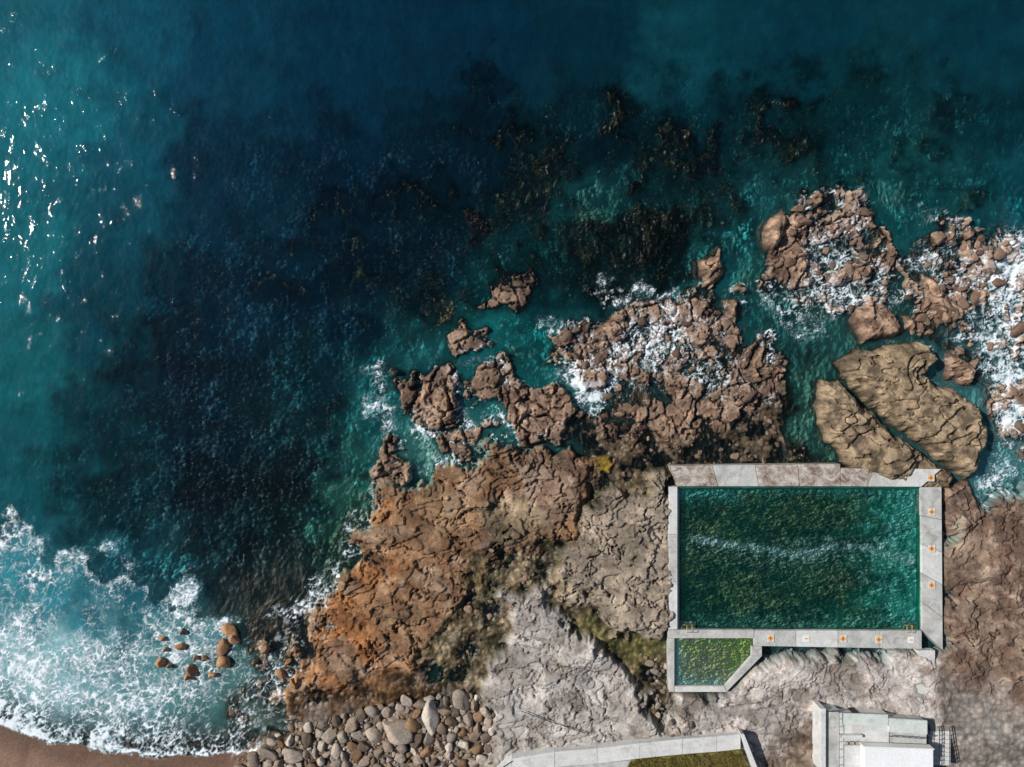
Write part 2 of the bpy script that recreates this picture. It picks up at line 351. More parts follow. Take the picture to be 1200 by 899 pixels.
MT=rock_mat('rock_and_sand');MF=rock_mat('pool_floor_algae_ripple_light',False)  # pool floor colour holds algae plus painted ripple and caustic light
def water_mat(name,terms,glint,foamy=True,grough=0.05,tint=(0.35,0.8,0.85)):
    m=NT(name);p=m.pos();hsum=None
    for sc,det,amp,stretch,rot in terms:
        n=m.math('MULTIPLY',m.noise(m.mapv(p,(stretch,1,1),rot),sc,det,0.55),amp);hsum=n if hsum is None else m.math('ADD',hsum,n)
    if glint>0:
        g=m.math('MULTIPLY',m.mr(m.noise(p,0.45,2,.6),.50,.72,0,glint),m.noise(p,6.5,1,.5));hsum=m.math('ADD',hsum,g)
    nrm=m.bump(hsum,1.0,1.0)
    op=m.attr('opac').outputs['Fac'];col=m.attr('col').outputs['Color']
    dif=m.n('ShaderNodeBsdfDiffuse');m.l(nrm,dif.inputs['Normal'])
    if foamy:m.l(m.mix(m.attr('foam').outputs['Fac'],col,(0.80,0.85,0.88)),dif.inputs[0])
    else:m.l(col,dif.inputs[0])
    tr=m.n('ShaderNodeBsdfTransparent');m.l(m.mix(op,(0.97,1,1),tint),tr.inputs[0])
    fac=m.math('MAXIMUM',op,m.attr('foam').outputs['Fac']) if foamy else op
    s1=m.n('ShaderNodeMixShader');m.l(fac,s1.inputs[0]);m.l(tr.outputs[0],s1.inputs[1]);m.l(dif.outputs[0],s1.inputs[2])
    gl=m.n('ShaderNodeBsdfGlossy');gl.inputs['Roughness'].default_value=grough;m.l(nrm,gl.inputs['Normal'])
    fr=m.n('ShaderNodeFresnel');fr.inputs[0].default_value=1.33;m.l(nrm,fr.inputs['Normal'])
    s2=m.n('ShaderNodeMixShader');m.l(fr.outputs[0],s2.inputs[0]);m.l(s1.outputs[0],s2.inputs[1]);m.l(gl.outputs[0],s2.inputs[2])
    m.l(s2.outputs[0],m.out.inputs[0]);return m.m
MW=water_mat('sea_water',[(0.3,2,0.15,1.6,0.5),(1.5,3,0.033,1.5,0.3)],0.042)
terrain=grid_mesh('rock_shore_ground',X,Y,h,MT,{'col':C,'foam':Ft,'rough':rough})
depth=np.clip(-h,0,20)
opac=1-np.exp(-depth*0.22)
opac=opac*(1-.4*cobmask*ss(7,4,depth)*(1-inside))
opac=np.clip(opac,0.02,0.9)
opac=np.maximum(opac,inside*ss(400,300,PX)*0.7*ss(0.0,0.5,depth))
wz=0.03*nB+0.05*fbm(X/9,Y/5,3,77)
wz=np.where(bd>-40,wz*0.3,wz)+F*.04
wcol=sea[...,:3]*(1+.18*nE+.16*nF)[...,None]
wcol=np.clip(wcol,0.001,1)
sea_ob=grid_mesh('sea_water',X,Y,wz,MW,{'col':wcol,'foam':F,'opac':opac},mask=(h<0.35))
# ------------------------------------------------------------------ generic materials
def simple_mat(name,cA,cB,scale=1.0,rough=0.8,bst=0.3,stain=None,stainamt=0.6,fine=8,metal=0.0):
    m=NT(name);p=m.pos()
    n1=m.mr(m.noise(p,scale,4,0.65,0.4),0.35,0.65,0,1)
    base=m.mix(n1,tuple(lin(cA)),tuple(lin(cB)))
    f=m.mr(m.noise(p,fine,3,0.7),0.3,0.7,0.82,1.15);base=m.scalecol(base,f)
    if stain:
        s=m.mr(m.noise(p,0.7,5,0.75,1.0),0.5,0.64,0,stainamt);base=m.mix(s,base,tuple(lin(stain)))
    b=m.n('ShaderNodeBsdfPrincipled');m.l(base,b.inputs['Base Color']);b.inputs['Roughness'].default_value=rough;b.inputs['Metallic'].default_value=metal
    b.inputs['Specular IOR Level'].default_value=0.3
    m.l(m.bump(m.noise(p,fine*0.8,2,0.7),bst,0.04),b.inputs['Normal']);m.l(b.outputs[0],m.out.inputs[0]);return m.m
M_conc=simple_mat('weathered_concrete',(166,166,162),(190,189,184),0.8,stain=(126,118,106),stainamt=0.5)
M_conc2=simple_mat('stained_concrete',(134,116,102),(192,186,178),1.2,stain=(84,60,48),stainamt=0.8)
M_pale=simple_mat('pale_concrete',(192,192,189),(208,207,203),0.6,stain=(158,151,140),stainamt=0.45)
M_white=simple_mat('white_painted_roof',(226,226,226),(234,234,234),0.5,rough=0.5,bst=0.05)
M_green=simple_mat('pale_grey_roof',(192,200,194),(206,210,204),0.6,rough=0.6,bst=0.1,stain=(160,158,148),stainamt=0.5)
M_dark=simple_mat('dark_steel',(40,42,44),(60,60,60),2,rough=0.5,metal=0.6)
M_yel=simple_mat('yellow_steel',(190,150,50),(206,164,60),2,rough=0.5)
M_orange=simple_mat('orange_sign_paint',(214,140,50),(222,154,66),3,rough=0.6,bst=0.05)
M_wpaint=simple_mat('white_sign_paint',(214,214,208),(222,222,216),3,rough=0.6,bst=0.05)
M_blk=simple_mat('dark_sign_paint',(60,50,40),(70,58,46),3,rough=0.6,bst=0.05)
M_slime=simple_mat('algae_wall',(10,100,80),(60,150,120),0.5,rough=0.6,stain=(20,70,56),stainamt=.8)
M_slimed=simple_mat('algae_wall_dark',(10,60,50),(20,110,92),0.3,rough=0.6,stain=(30,48,36),stainamt=.8)
M_grass=simple_mat('dry_grass',(116,110,56),(160,144,84),1.6,rough=0.95,bst=1.0,fine=14,stain=(84,90,40),stainamt=.6)
def empty(name):
    e=bpy.data.objects.new(name,None);scene.collection.objects.link(e);return e
def prism(name,pts,z0,z1,mat,parent=None,bevel=0.03):
    bm=bmesh.new()
    T=[W(a,b,z1)[:2] for a,b in pts]
    area=sum(T[i][0]*T[(i+1)%len(T)][1]-T[(i+1)%len(T)][0]*T[i][1] for i in range(len(T)))
    if area<0:T=T[::-1]
    lo=[bm.verts.new((x,y,z0)) for x,y in T];hi=[bm.verts.new((x,y,z1)) for x,y in T]
    n=len(T)
    bm.faces.new(hi);bm.faces.new(lo[::-1])
    for i in range(n):bm.faces.new((lo[i],lo[(i+1)%n],hi[(i+1)%n],hi[i]))
    if bevel>0:
        ed=[e for e in bm.edges if e.verts[0].co.z>z1-1e-5 and e.verts[1].co.z>z1-1e-5]
        bmesh.ops.bevel(bm,geom=ed,offset=bevel,segments=2,affect='EDGES')
    me=bpy.data.meshes.new(name);bm.to_mesh(me);bm.free();me.materials.append(mat)
    ob=bpy.data.objects.new(name,me);scene.collection.objects.link(ob)
    if parent:ob.parent=parent
    return ob
def tube(name,paths,r,mat,parent=None):
    bm=bmesh.new()
    for pts in paths:
        for a,b in zip(pts[:-1],pts[1:]):
            a=Vector(a);b=Vector(b);d=b-a
            if d.length<1e-4:continue
            q=d.to_track_quat('Z','Y').to_matrix().to_4x4();q.translation=(a+b)/2
            bmesh.ops.create_cone(bm,cap_ends=True,segments=8,radius1=r,radius2=r,depth=d.length+r,matrix=q)
    me=bpy.data.meshes.new(name);bm.to_mesh(me);bm.free();me.materials.append(mat)
    ob=bpy.data.objects.new(name,me);scene.collection.objects.link(ob)
    if parent:ob.parent=parent
    return ob
# ------------------------------------------------------------------ main pool
ZW=1.45;ZL=1.0
pool=empty('ocean_pool')
def lerp(a,b,t):return (a[0]+(b[0]-a[0])*t,a[1]+(b[1]-a[1])*t)
def strip(base,o0,o1,i0,i1,n,mats,z=ZW,gap=0.0012):
    for k in range(n):
        a=k/n+gap;b=(k+1)/n-gap
        prism(f'{base}_{k+1}',[lerp(o0,o1,a),lerp(o0,o1,b),lerp(i0,i1,b),lerp(i0,i1,a)],-1.3,z+random.uniform(-.012,.012),mats[k%len(mats)],pool,0.03)
strip('north_wall',(785,546),(985,544),(794,570),(985,570),4,[M_conc2,M_conc,M_conc2,M_conc2])
strip('north_wall_east',(985.5,549),(1103,550),(985.5,570),(1080,570.5),3,[M_conc2,M_conc,M_pale],ZW+.08)
strip('east_wall',(1103.5,571),(1105,762),(1080,571),(1081,739),5,[M_conc,M_conc,M_pale],ZW+.02)
strip('south_wall',(884,757),(1080.5,760.5),(884,739),(1080.5,739.5),4,[M_conc,M_pale,M_conc],ZW)
prism('south_wall_west',[(784,748),(883.6,748),(883.6,738.5),(784,738.5)],-1.3,ZW,M_conc,pool)
strip('west_wall',(784,570.6),(784,738),(794,570.6),(794,738),3,[M_pale,M_conc,M_pale],ZW+.01)
prism('north_ledge',[(795,570.5),(1079,571),(1079,572.2),(795,572.2)],-1.3,ZL+0.12,M_slimed,pool,0.01)
prism('east_ledge',[(1078,572.5),(1080,572.5),(1080,737),(1078,737)],-1.3,ZL+0.10,M_slime,pool,0.01)
prism('west_ledge',[(794.2,572.5),(796,572.5),(796,737),(794.2,737)],-1.3,ZL+0.1,M_conc,pool,0.01)
def sheet(name,poly,z,mat,attrfn,parent,step=0.1):
    P=np.array([W(a,b,z)[:2] for a,b in poly])
    xs=np.arange(P[:,0].min()-.1,P[:,0].max()+.2,step);ys=np.arange(P[:,1].min()-.1,P[:,1].max()+.2,step)
    a,b=np.meshgrid(xs,ys);a=a.astype(np.float32);b=b.astype(np.float32)
    d=sdf(a,b,P,5);s=(H-z)/H
    ob=grid_mesh(name,a,b,np.full(a.shape,z,np.float32),mat,attrfn(a,b,a/s*10+600,449.5-b/s*10),mask=d>-step*0.2)
    ob.parent=parent;return ob
def floor_attr(x,y,px,py):
    n=fbm(x/1.5,y/1.0,5,40,0.65);n2=fbm(x/6,y/4,4,41)
    a_,b_,id_=worley(x/0.75+n*.5,y/0.42+n*.4,44)
    rip=fbm(x/.42,y/.26,3,45,.6)  # speckle of lit water ripples, painted into the floor colour
    t=ss(-.5,.6,n+n2*.8)[...,None]
    c=lf((38,80,64))*(1-t)+lf((116,134,92))*t
    c=c*(0.75+0.9*ss(0.08,0.0,b_-a_-.12)+1.1*rip+.6*id_*ss(.5,1,id_))[...,None]
    right=ss(1000,1076,px+n*38+n2*20)
    topb=ss(596,574,py+n*12)*ss(950,800,px+n2*60)
    edge=np.maximum(right*.85,np.maximum(topb,0.6*ss(584,572,py+n*8)))
    edge=np.maximum(edge,ss(1064,1076,px+n*8))
    edge=np.maximum(edge,0.4*ss(712,740,py+n*12))
    edge=np.clip(edge*(.7+.7*rip+.5*n+.2),0,1)
    c=c*(1-edge[...,None]*.95)+lf((150,255,235))*(edge*.95)[...,None]
    yc=632+(px-800)*0.088+5*np.sin(px/34)+n2*7+n*2.5
    wd=3.2+1.8*n2
    band=np.exp(-((py-yc)/np.clip(wd,1.8,6))**2)*ss(-.9,.0,n)*ss(798,830,px)+0.9*np.exp(-((py-yc+6)/9)**2)*ss(-.1,.6,n)*ss(850,1000,px)+.45*np.exp(-((py-yc-8)/14)**2)*ss(0,.5,rip)  # pale caustic and foam line of the water, painted into the floor
    band=np.clip(band*1.3,0,1)[...,None]
    c=c*(1-band)+lf((225,255,240))*band
    c=np.clip(c,.002,.95)
    return {'col':c,'foam':np.zeros_like(x),'rough':np.full(x.shape,.7,np.float32)}
PP=[(794,570),(1081,570),(1081,740),(794,740)]
sheet('pool_floor',PP,0.35,MF,floor_attr,pool)
def pw_attr(x,y,px,py):
    n=fbm(x/5,y/3,4,50);n2=fbm(x/.8,y/.4,3,51,.6)
    t=ss(960,1080,px+n*60)[...,None]
    c=lf((12,66,56))*(1-t)+lf((0,118,100))*t
    return {'col':np.clip(c*(1+.3*n2)[...,None],.001,1),'opac':np.full(x.shape,0.20,np.float32)+0.08*n,'foam':np.zeros_like(x)}
MP=water_mat('pool_water',[(1.6,2,0.05,0.6,0.0),(4.5,2,0.03,0.5,0.15)],0,False,tint=(.3,.88,.84))
sheet('pool_water',PP,ZL,MP,pw_attr,pool,0.15)
def marker(px,py,s=4.2,zz=ZW+.06):
    a=[(px-s,py-s),(px+s,py-s),(px+s,py+s),(px-s,py+s)];z=zz+.03
    prism('marker_panel',a,z-.028,z,M_pale,pool,0)
    d=s*0.9
    prism('marker_diamond',[(px-d,py),(px,py-d),(px+d,py),(px,py+d)],z+.001,z+.005,M_orange,pool,0)
    prism('marker_symbol',[(px-.8,py+1.1),(px+.8,py+1.1),(px+.4,py-1.4),(px-.4,py-1.4)],z+.006,z+.010,M_blk,pool,0)
for p_ in [(1091,560),(1092,600),(1092,643),(1092,686)]:marker(*p_,zz=ZW+.09)
for p_ in [(903,748),(988,748.5),(1030,749.5)]:marker(*p_)
for q in [(945,748.5),(1068,750)]:
    prism('marker_plate',[(q[0]-3.6,q[1]-3.6),(q[0]+3.6,q[1]-3.6),(q[0]+3.6,q[1]+3.6),(q[0]-3.6,q[1]+3.6)],ZW,ZW+.06,M_wpaint,pool,0)
    prism('marker_text',[(q[0]-2,q[1]-.6),(q[0]+2,q[1]-.6),(q[0]+2,q[1]+.8),(q[0]-2,q[1]+.8)],ZW+.061,ZW+.065,M_orange,pool,0)
def ladder(name,px,py,dy):
    paths=[]
    for o in(-3,3):
        paths.append([W(px+o,py,ZW),W(px+o,py,ZW+.8),W(px+o,py+dy,ZW+.8),W(px+o,py+dy,.4)])
    for k in range(5):
        z=.5+.28*k;paths.append([W(px-3,py+dy,z),W(px+3,py+dy,z)])
    tube(name,paths,0.035,M_yel,pool)
ladder('ladder_west',808,741,-8);ladder('ladder_east',1066,741,-8)
for k in range(3):
    prism(f'entry_step_{k+1}',[(797,737-3*k),(815,737-3*k),(815,734.2-3*k),(797,734.2-3*k)],0.3,ZL-.05-.2*k,M_conc,pool,0.01)
    prism(f'entry_step_east_{k+1}',[(1058,737-3*k),(1076,737-3*k),(1076,734.2-3*k),(1058,734.2-3*k)],0.3,ZL-.05-.2*k,M_conc,pool,0.01)
# ------------------------------------------------------------------ wading pool
wp=empty('wading_pool')
prism('west_wall',[(783.5,748.4),(790.5,748.4),(790.5,811),(785,811)],-1.3,ZW-.1,M_conc,wp)
prism('south_wall',[(790.8,804.5),(849,804.5),(851,811),(790.8,811)],-1.3,ZW-.1,M_pale,wp)
prism('diagonal_wall',[(849.4,804.3),(881,769),(893,769),(851.5,811)],-1.3,ZW-.08,M_conc,wp)
prism('east_wall',[(881,757.6),(893,757.6),(893,768.6),(881,768.6)],-1.3,ZW-.06,M_conc,wp)
WPp=[(790,747),(882,747),(882,770),(850,806),(790,806)]
def wf(x,y,px,py):
    n=fbm(x/1.2,y/1.2,5,60,.65);n2=fbm(x/3,y/3,3,61);rip=fbm(x/.35,y/.3,3,62,.6)
    t=ss(-.4,.7,n+(768-py+(px-836)*.5)/40)[...,None]
    c=lf((228,206,160))*(1-t)+lf((206,214,84))*t
    c=c*(1+.4*rip+.25*n)[...,None]
    e=np.maximum(ss(806,789,px+n*7),ss(788,805,py+n*7-(px-820)*.1))
    e=np.clip(e*.95+.25*ss(.1,.6,n2)+.4*ss(.25,.6,rip),0,1)[...,None]
    c=c*(1-e)+lf((215,255,245))*e
    return {'col':np.clip(c,.01,.92),'foam':np.zeros_like(x),'rough':np.full(x.shape,.7,np.float32)}
sheet('pool_floor',WPp,0.75,MF,wf,wp)
MP2=water_mat('wading_water',[(1.6,2,0.04,0.6,0.0),(4.5,2,0.02,0.5,0.15)],0,False,tint=(.5,.95,.85))
sheet('pool_water',WPp,ZL-.05,MP2,lambda x,y,px,py:{'col':np.ones(x.shape+(3,))*lin((80,140,106)),'opac':np.full(x.shape,.13,np.float32),'foam':np.zeros_like(x)},wp,.3)
prism('concrete_footpath',[(1075.5,762.5),(1096,762.5),(1095,838),(1074,838)],0.8,ZW+.15,M_pale,None)
# ------------------------------------------------------------------ seawall and grass
sw=empty('seawall')
top=[(575,905),(600,889),(650,881),(700,877),(750,871),(800,866),(840,863),(868,860)]
for k in range(len(top)-1):
    a=top[k];b=top[k+1]
    prism(f'wall_segment_{k+1}',[(a[0]+.1,a[1]),(b[0]-.1,b[1]),(b[0]-.1,b[1]+18),(a[0]+.1,a[1]+18)],0.2,2.2,M_pale,sw)
    prism(f'coping_{k+1}',[(a[0]+.1,a[1]+.3),(b[0]-.1,b[1]+.3),(b[0]-.1,b[1]+3.0),(a[0]+.1,a[1]+3.0)],2.2,2.5,M_pale,sw,.02)
prism('return_wall',[(868.5,860),(872.5,861),(890,905),(884,905)],0.2,3.0,M_pale,sw)
prism('grass_verge',[(740,891),(868.5,880.5),(881,905),(735,905)],0.5,2.1,M_grass,None,0.05)
prism('concrete_landing',[(600,903),(739.5,891.5),(734.5,915),(600,915)],0.5,2.12,M_conc,None,0.05)
def tufts(name,poly,z,n,mat,hh=0.25,seed=3,lean=.12,wid=.03):
    r=np.random.RandomState(seed);P=np.array([W(a,b,z)[:2] for a,b in poly])
    pts=r.uniform(P.min(0),P.max(0),(n*3,2)).astype(np.float32);d=sdf(pts[:,0],pts[:,1],P,5)+.3*fbm(pts[:,0]/1.,pts[:,1]/1.,3,5);pts=pts[d>0.1][:n]
    n=len(pts);ang=r.uniform(0,2*np.pi,n);L=r.uniform(.5,1.2,n)*hh
    V=np.zeros((n,3,3));dx=np.cos(ang)*wid;dy=np.sin(ang)*wid
    V[:,0]=np.stack([pts[:,0]-dx,pts[:,1]-dy,np.full(n,z)],1);V[:,1]=np.stack([pts[:,0]+dx,pts[:,1]+dy,np.full(n,z)],1)
    a2=r.uniform(0,2*np.pi,n);V[:,2]=np.stack([pts[:,0]+np.cos(a2)*lean,pts[:,1]+np.sin(a2)*lean,z+L],1)
    me=bpy.data.meshes.new(name);me.from_pydata(V.reshape(-1,3).tolist(),[],np.arange(n*3).reshape(-1,3).tolist());me.materials.append(mat)
    o=bpy.data.objects.new(name,me);scene.collection.objects.link(o);return o
tufts('grass',[(738,890),(868,879),(880,903),(733,903)],2.1,8000,M_grass,.35)
# ------------------------------------------------------------------ amenities building
bd_=empty('amenities_building')
prism('west_wall',[(962,831),(968,831),(968,905),(962,905)],0.8,3.6,M_pale,bd_)
prism('west_terrace',[(968.3,833),(984,833),(984,905),(968.3,905)],0.8,3.1,M_conc,bd_)
prism('main_block',[(984.3,838),(1042,839),(1042,905),(984.3,905)],0.8,3.3,M_pale,bd_)
prism('north_roof',[(984,836),(1041,838),(1041,851),(984,849)],3.31,3.5,M_green,bd_)
prism('link_block',[(1042.5,842),(1086,846),(1086,905),(1042.5,905)],0.8,3.2,M_conc,bd_)
prism('link_roof',[(1041.6,842),(1087,845),(1087,861),(1041.6,858)],3.21,3.45,M_green,bd_)
prism('parapet',[(984.5,862),(1011,862),(1011,865),(984.5,865)],3.31,3.8,M_pale,bd_)
prism('white_roof',[(1013,876),(1094,879),(1094,915),(1013,915)],3.4,4.4,M_white,bd_,.05)
prism('roof_edge_trim',[(1012,874.6),(1095,877.6),(1095,878.8),(1012,875.8)],3.6,4.5,M_wpaint,bd_,.0)
prism('doorway',[(1000,836.2),(1008,836.2),(1008,837.6),(1000,837.6)],0.9,3.0,M_dark,bd_,0)
for k in range(3):
    prism(f'vent_{k+1}',[(990+k*7,870),(994+k*7,870),(994+k*7,874),(990+k*7,874)],3.3,3.6,M_conc2,bd_,.02)
rp=[[W(968.5+o*15,834,3.15),W(968.5+o*15,834,4.1)] for o in(0,1)]+[[W(968.5,834,4.1),W(983.5,834,4.1)],[W(968.5,834,3.6),W(983.5,834,3.6)],[W(983.5,834,4.1),W(983.5,900,4.1)]]+[[W(983.5,834+9*k,3.15),W(983.5,834+9*k,4.1)] for k in range(8)]
rp+=[[W(1043,863,4.2),W(1086,866,4.2)],[W(1043,863,3.8),W(1086,866,3.8)]]+[[W(1043+7.1*k,863+.5*k,3.2),W(1043+7.1*k,863+.5*k,4.2)] for k in range(7)]
tube('terrace_railing',rp,.03,M_dark,bd_)
stt=empty('concrete_stairs')
for k in range(9):
    prism(f'step_{k+1}',[(1088,852+5*k),(1114,852+5*k),(1114,857+5*k-.1),(1088,857+5*k-.1)],0.6,1.5+.17*k,M_pale,stt,.01)
paths=[]
for o in(1089,1101,1113):
    paths.append([W(o,852,2.5),W(o,897,3.9)]);paths.append([W(o,852,2.05),W(o,897,3.45)])
    for k in range(10):
        z=1.5+.155*k;paths.append([W(o,852+5*k,z),W(o,852+5*k,z+1.02)])
tube('handrail',paths,.04,M_dark,stt)
tube('pole_shadow_line',[[W(610,833,1.7),W(645,846,1.75),W(686,859,1.8)]],.04,M_dark)  # thin dark rod on the slab in place of a pole's cast shadow
# ------------------------------------------------------------------ stones
ix=lambda x:np.clip(np.searchsorted(gx,x),0,len(gx)-1)
iy=lambda y:np.clip(np.searchsorted(gy,y),0,len(gy)-1)
def ground(x,y):return float(h[iy(y),ix(x)])
_b=bmesh.new();bmesh.ops.create_icosphere(_b,subdivisions=3,radius=1);ICO=np.array([v.co[:] for v in _b.verts]);ICF=np.array([[v.index for v in f.verts] for f in _b.faces]);_b.free()
m=NT('boulder_stone');p=m.pos();fine=m.noise(p,4,4,.7);k=m.mr(fine,.3,.7,.6,1.3)
base=m.scalecol(m.attr('col').outputs['Color'],k);b=m.n('ShaderNodeBsdfPrincipled');m.l(base,b.inputs['Base Color']);b.inputs['Roughness'].default_value=.85;b.inputs['Specular IOR Level'].default_value=.3
m.l(m.bump(m.noise(p,3,3,.7),.5,.08),b.inputs['Normal']);m.l(b.outputs[0],m.out.inputs[0]);MS=m.m
def stones(name,items,pal,seed=0,lift=.22,zmin=-9):
    r=np.random.RandomState(seed);VV=[];FF=[];CC=[];off=0
    for (px,py,rad) in items:
        x,y,_=W(px,py);z=max(ground(x,y),zmin);rr=rad*.1
        s=np.array([r.uniform(.85,1.45),r.uniform(.65,1.05),r.uniform(.5,.8)])*rr
        v=ICO.copy()
        for q in range(11):
            n=r.normal(size=3);n/=np.linalg.norm(n);d=r.uniform(.5,.85);dd=v@n-d;v=v-np.outer(np.clip(dd,0,None)*.95,n)
        v=v*(1+.08*np.sin(v@r.normal(size=3)*3+1))[:,None]
        if zmin>-9:s[2]=max(s[2],.8)
        v=v*s*1.12;a=r.uniform(0,np.pi);c,si=np.cos(a),np.sin(a)
        v=np.stack([v[:,0]*c-v[:,1]*si,v[:,0]*si+v[:,1]*c,v[:,2]],1)+[x,y,z+rr*lift]
        VV.append(v);FF.append(ICF+off);off+=len(v)
        col=lin(pal[r.randint(len(pal))])*r.uniform(.6,1.25);CC.append(np.tile(col,(len(v),1)))
    V=np.concatenate(VV);F_=np.concatenate(FF);Cc=np.concatenate(CC)
    me=bpy.data.meshes.new(name);me.vertices.add(len(V));me.vertices.foreach_set('co',V.ravel());me.loops.add(F_.size);me.loops.foreach_set('vertex_index',F_.ravel().astype(np.int32))
    me.polygons.add(len(F_));me.polygons.foreach_set('loop_start',np.arange(0,F_.size,3,dtype=np.int32));me.polygons.foreach_set('use_smooth',np.ones(len(F_),bool));me.update(calc_edges=True)
    a=me.color_attributes.new('col','FLOAT_COLOR','POINT');a.data.foreach_set('color',np.concatenate([Cc,np.ones((len(Cc),1))],1).astype(np.float32).ravel())
    me.materials.append(MS);o=bpy.data.objects.new(name,me);scene.collection.objects.link(o);return o
def pack(poly,n,rlo,rhi,seed,pre=[],pw=2.5):
    r=np.random.RandomState(seed);P=np.array(poly,float);pts=list(pre)
    rads=np.sort(rlo+(rhi-rlo)*r.rand(n)**pw)[::-1]
    for q in rads:
        for t_ in range(14):
            c=r.uniform(P.min(0),P.max(0))
            if sdf(np.array([c[0]],np.float32),np.array([c[1]],np.float32),poly,5)[0]<0:continue
            if all((c[0]-a)**2+(c[1]-b)**2>((q+s)*.82)**2 for a,b,s in pts):pts.append((c[0],c[1],q));break
    return pts
big=[(466,852,16),(483,846,9),(505,838,14),(503,862,8),(440,858,10),(345,880,11),(318,878,10),(388,858,9),(362,862,8),(540,818,11),(478,820,7),(415,845,8),(455,833,7),(420,880,7),(300,887,9),(530,860,6),(470,885,7)]
items=pack([(285,890),(330,855),(400,836),(450,826),(500,820),(545,806),(580,828),(572,930),(270,930)],1000,1.6,7.5,5,big,3)
stones('boulder_field',items,[(158,144,128),(132,116,100),(176,164,150),(112,96,80),(132,104,76),(150,136,122)],4)
st2=[(190,775,5),(213,757,7),(226,784,7),(270,738,9),(262,758,7),(263,777,8),(275,748,6),(200,779,4),(240,770,3),(312,760,5),(190,748,4),(250,790,4),(215,740,4),(196,760,3),(231,770,3),(222,793,4),(330,790,5),(345,800,6),(338,775,4),(300,775,3)]
stones('surf_boulders',st2,[(176,134,98),(156,120,90),(168,128,88)],8,.15,-.05)
items=pack([(750,765),(785,775),(790,830),(830,860),(780,870),(760,820)],70,2,5,9)
stones('rubble',items,[(150,138,124),(118,104,90)],5)
items=pack([(1050,300),(1100,260),(1200,280),(1200,540),(1165,530),(1150,460),(1110,400),(1060,390)],80,2.5,9,12)
stones('reef_boulders',items,[(136,112,94),(112,90,74)],6)
items=pack([(640,420),(680,372),(800,352),(870,350),(920,430),(850,500),(750,520),(690,460)],90,2,7,13)+pack([(900,330),(930,240),(1040,245),(1050,340),(1000,365)],60,2,7,14)+pack([(560,620),(650,620),(620,690),(580,740),(545,790),(520,790)],60,1.5,5,15)+pack([(700,560),(780,500),(960,470),(985,550),(780,560)],60,1.5,5,16)
stones('reef_rubble',items,[(124,102,86),(102,82,68)],6)
# ------------------------------------------------------------------ large rock outcrops
def outcrop(name,poly,top,cA=(98,84,66),cB=(150,130,104),seed=0,tilt=(0,0),step=.1,led=1.0):
    P=np.array([W(a,b,top*.7)[:2] for a,b in poly])
    xs=np.arange(P[:,0].min()-.8,P[:,0].max()+.8,step);ys=np.arange(P[:,1].min()-.8,P[:,1].max()+.8,step)
    a,b=np.meshgrid(xs,ys);a=a.astype(np.float32);b=b.astype(np.float32)
    w1=fbm(a/2.2,b/2.2,5,seed+5,.55)*.5;w2=fbm(a/2.2+7,b/2.2,5,seed+6,.55)*.5
    d=sdf(a+w1,b+w2,P,5)
    n=fbm(a/5,b/5,2,seed+70,.5);nf=fbm(a/.6,b/.6,3,seed+71,.6);nm=fbm(a/1.5,b/1.5,5,seed+73,.6)
    s=n*2.0+(a*.10+b*.28)+nm*.10;fl=np.floor(s);fr=s-fl
    te=(fl+ss(0,.05,fr)-(a*.10+b*.28))/2.0
    # ledges stepping down towards the rim
    sd2=np.clip(d+.12*nm,0,9);led_=ss(.30,.42,sd2)*.35+ss(1.15,1.28,sd2+.4*n)*.35
    k=1-np.abs(fbm(a/4.2+3,b/2.2,2,seed+72,.4))*2
    kk=ss(.95,1,k)
    z=-.9+(top*.62+.9)*(1-np.exp(-np.clip(d+.35,0,9)/.28))+top*.5*led_*led+(te*.7+nf*.012+nm*.03)*ss(0,.8,d)-.6*kk*ss(0,1,d)+tilt[0]*(a-P[:,0].mean())+tilt[1]*(b-P[:,1].mean())
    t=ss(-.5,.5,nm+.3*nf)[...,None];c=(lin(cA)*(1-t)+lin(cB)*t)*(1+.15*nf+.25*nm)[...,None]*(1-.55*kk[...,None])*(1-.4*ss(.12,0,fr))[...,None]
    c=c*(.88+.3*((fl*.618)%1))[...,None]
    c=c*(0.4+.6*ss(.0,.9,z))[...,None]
    fx=np.searchsorted(gx,a).clip(0,len(gx)-1);fy=np.searchsorted(gy,b).clip(0,len(gy)-1)
    return grid_mesh(name,a,b,z.astype(np.float32),MT,{'col':np.clip(c,.003,1),'foam':(F[fy,fx]*ss(.8,.1,z)).astype(np.float32),'rough':np.full(a.shape,.75,np.float32)},mask=d>-.45)
O=outcrop
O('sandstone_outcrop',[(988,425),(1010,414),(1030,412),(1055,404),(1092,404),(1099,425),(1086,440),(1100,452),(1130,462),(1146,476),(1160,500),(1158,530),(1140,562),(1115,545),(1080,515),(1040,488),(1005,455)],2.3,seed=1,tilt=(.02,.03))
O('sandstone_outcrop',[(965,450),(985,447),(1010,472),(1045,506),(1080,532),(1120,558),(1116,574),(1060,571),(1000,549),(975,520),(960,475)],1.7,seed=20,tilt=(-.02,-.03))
O('sandstone_outcrop',[(1107,572),(1140,565),(1150,590),(1145,620),(1115,630),(1107,600)],1.4,(90,74,62),(130,108,90),40)
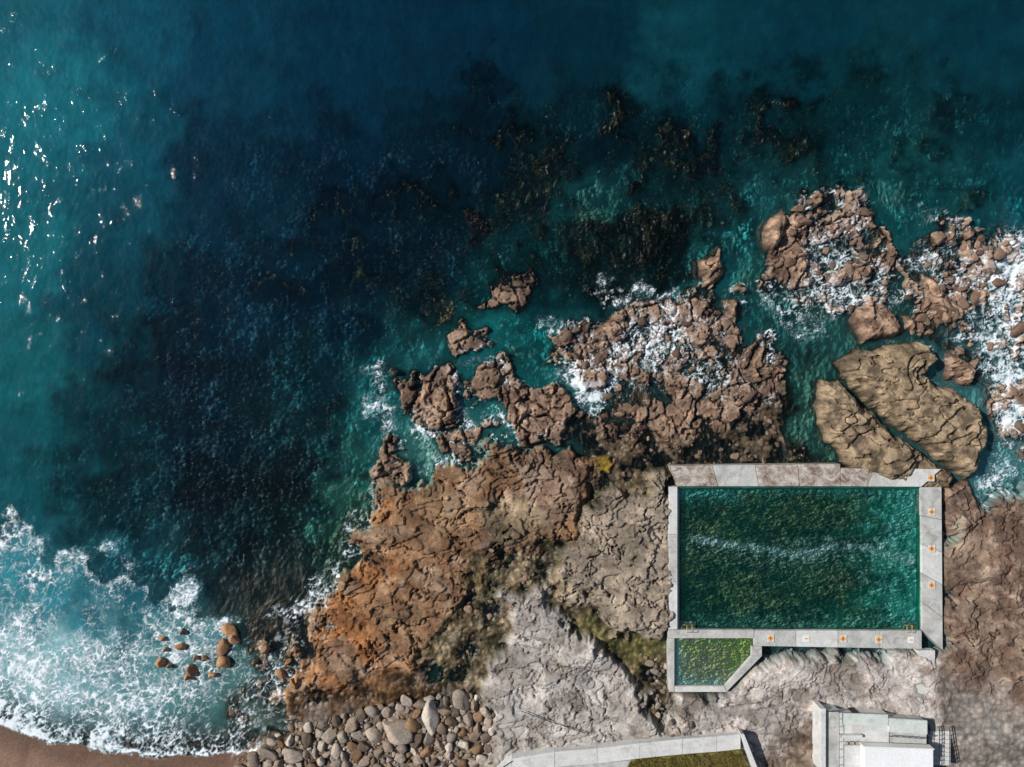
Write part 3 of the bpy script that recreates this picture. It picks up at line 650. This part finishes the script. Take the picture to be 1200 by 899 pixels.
for i,(pl,t_) in enumerate([([(1112,415),(1130,415),(1147,435),(1140,452),(1115,445)],1.2),([(998,372),(1020,345),(1050,365),(1060,390),(1010,400)],1.0),([(895,268),(918,245),(925,262),(912,295),(897,290)],1.1),
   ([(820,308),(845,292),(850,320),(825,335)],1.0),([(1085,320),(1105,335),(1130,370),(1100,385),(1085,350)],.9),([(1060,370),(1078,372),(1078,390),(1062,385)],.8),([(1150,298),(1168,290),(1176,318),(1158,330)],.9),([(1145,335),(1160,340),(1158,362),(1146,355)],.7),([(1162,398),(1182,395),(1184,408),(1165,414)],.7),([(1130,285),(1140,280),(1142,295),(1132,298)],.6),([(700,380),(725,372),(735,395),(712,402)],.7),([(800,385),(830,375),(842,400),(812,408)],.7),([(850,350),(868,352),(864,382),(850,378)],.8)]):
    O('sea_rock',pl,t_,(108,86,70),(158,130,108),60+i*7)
# ------------------------------------------------------------------ kelp
M_kelp=simple_mat('kelp',(22,24,12),(74,62,32),0.8,rough=.5,bst=.1)
r=np.random.RandomState(5);V=[]
for c,rx in [((900,155),46),((810,180),42),((640,195),36),((770,275),55),((700,305),45),((560,265),30),((520,350),30),((850,240),24),((630,240),45),((600,330),40),((960,210),34),((500,300),34),((600,380),20)]:
    n=int(rx*16);a=r.uniform(0,2*np.pi,n);q=rx*1.3*np.sqrt(r.rand(n))*(1+.3*np.sin(3*a+rx));x=(c[0]+q*np.cos(a)-600)*.1;y=(449.5-c[1]-.8*q*np.sin(a))*.1
    keep=fbm(x/1.6,y/1.6,4,90,.6)>.02
    for xx,yy in zip(x[keep],y[keep]):
        an=r.uniform(-.9,.9)+.6;L=r.uniform(.25,.75);w=r.uniform(.03,.08);z=-r.uniform(.15,.8)
        d=np.array([math.cos(an)*L,math.sin(an)*L,r.uniform(-.1,.08)]);s_=np.array([-math.sin(an)*w,math.cos(an)*w,0]);o=np.array([xx,yy,z])
        V+= [o-s_,o+s_,o+d*.6+s_*1.3,o+d*.6-s_*1.3]
me=bpy.data.meshes.new('kelp_bed');me.from_pydata([tuple(v) for v in V],[],[tuple(range(i,i+4)) for i in range(0,len(V),4)]);me.materials.append(M_kelp)
ko=bpy.data.objects.new('kelp_bed',me);scene.collection.objects.link(ko)
# ------------------------------------------------------------------ light, sky, camera
elev=math.radians(40);az=math.radians(162)
sd_=Vector((math.cos(az)*math.cos(elev),math.sin(az)*math.cos(elev),math.sin(elev)))
L=bpy.data.lights.new('sun','SUN');L.energy=5.0;L.angle=math.radians(.5);L.color=(1,.97,.93)
so=bpy.data.objects.new('sun',L);scene.collection.objects.link(so);so.rotation_euler=(-sd_).to_track_quat('-Z','Y').to_euler()
w=bpy.data.worlds.new('World');scene.world=w;w.use_nodes=True;nt=w.node_tree
sk=nt.nodes.new('ShaderNodeTexSky');sk.sky_type='NISHITA';sk.sun_disc=False;sk.sun_elevation=elev;sk.sun_rotation=math.atan2(sd_.x,sd_.y)
bg=nt.nodes['Background'];bg.inputs[1].default_value=.065;nt.links.new(sk.outputs[0],bg.inputs[0])
scene.view_settings.view_transform='Standard';scene.view_settings.look='None';scene.view_settings.exposure=0
cam=bpy.data.cameras.new('camera');cam.lens=24;cam.sensor_width=36;cam.clip_end=20000;cam.clip_start=.5
co=bpy.data.objects.new('camera',cam);scene.collection.objects.link(co);co.location=(0,0,H);scene.camera=co
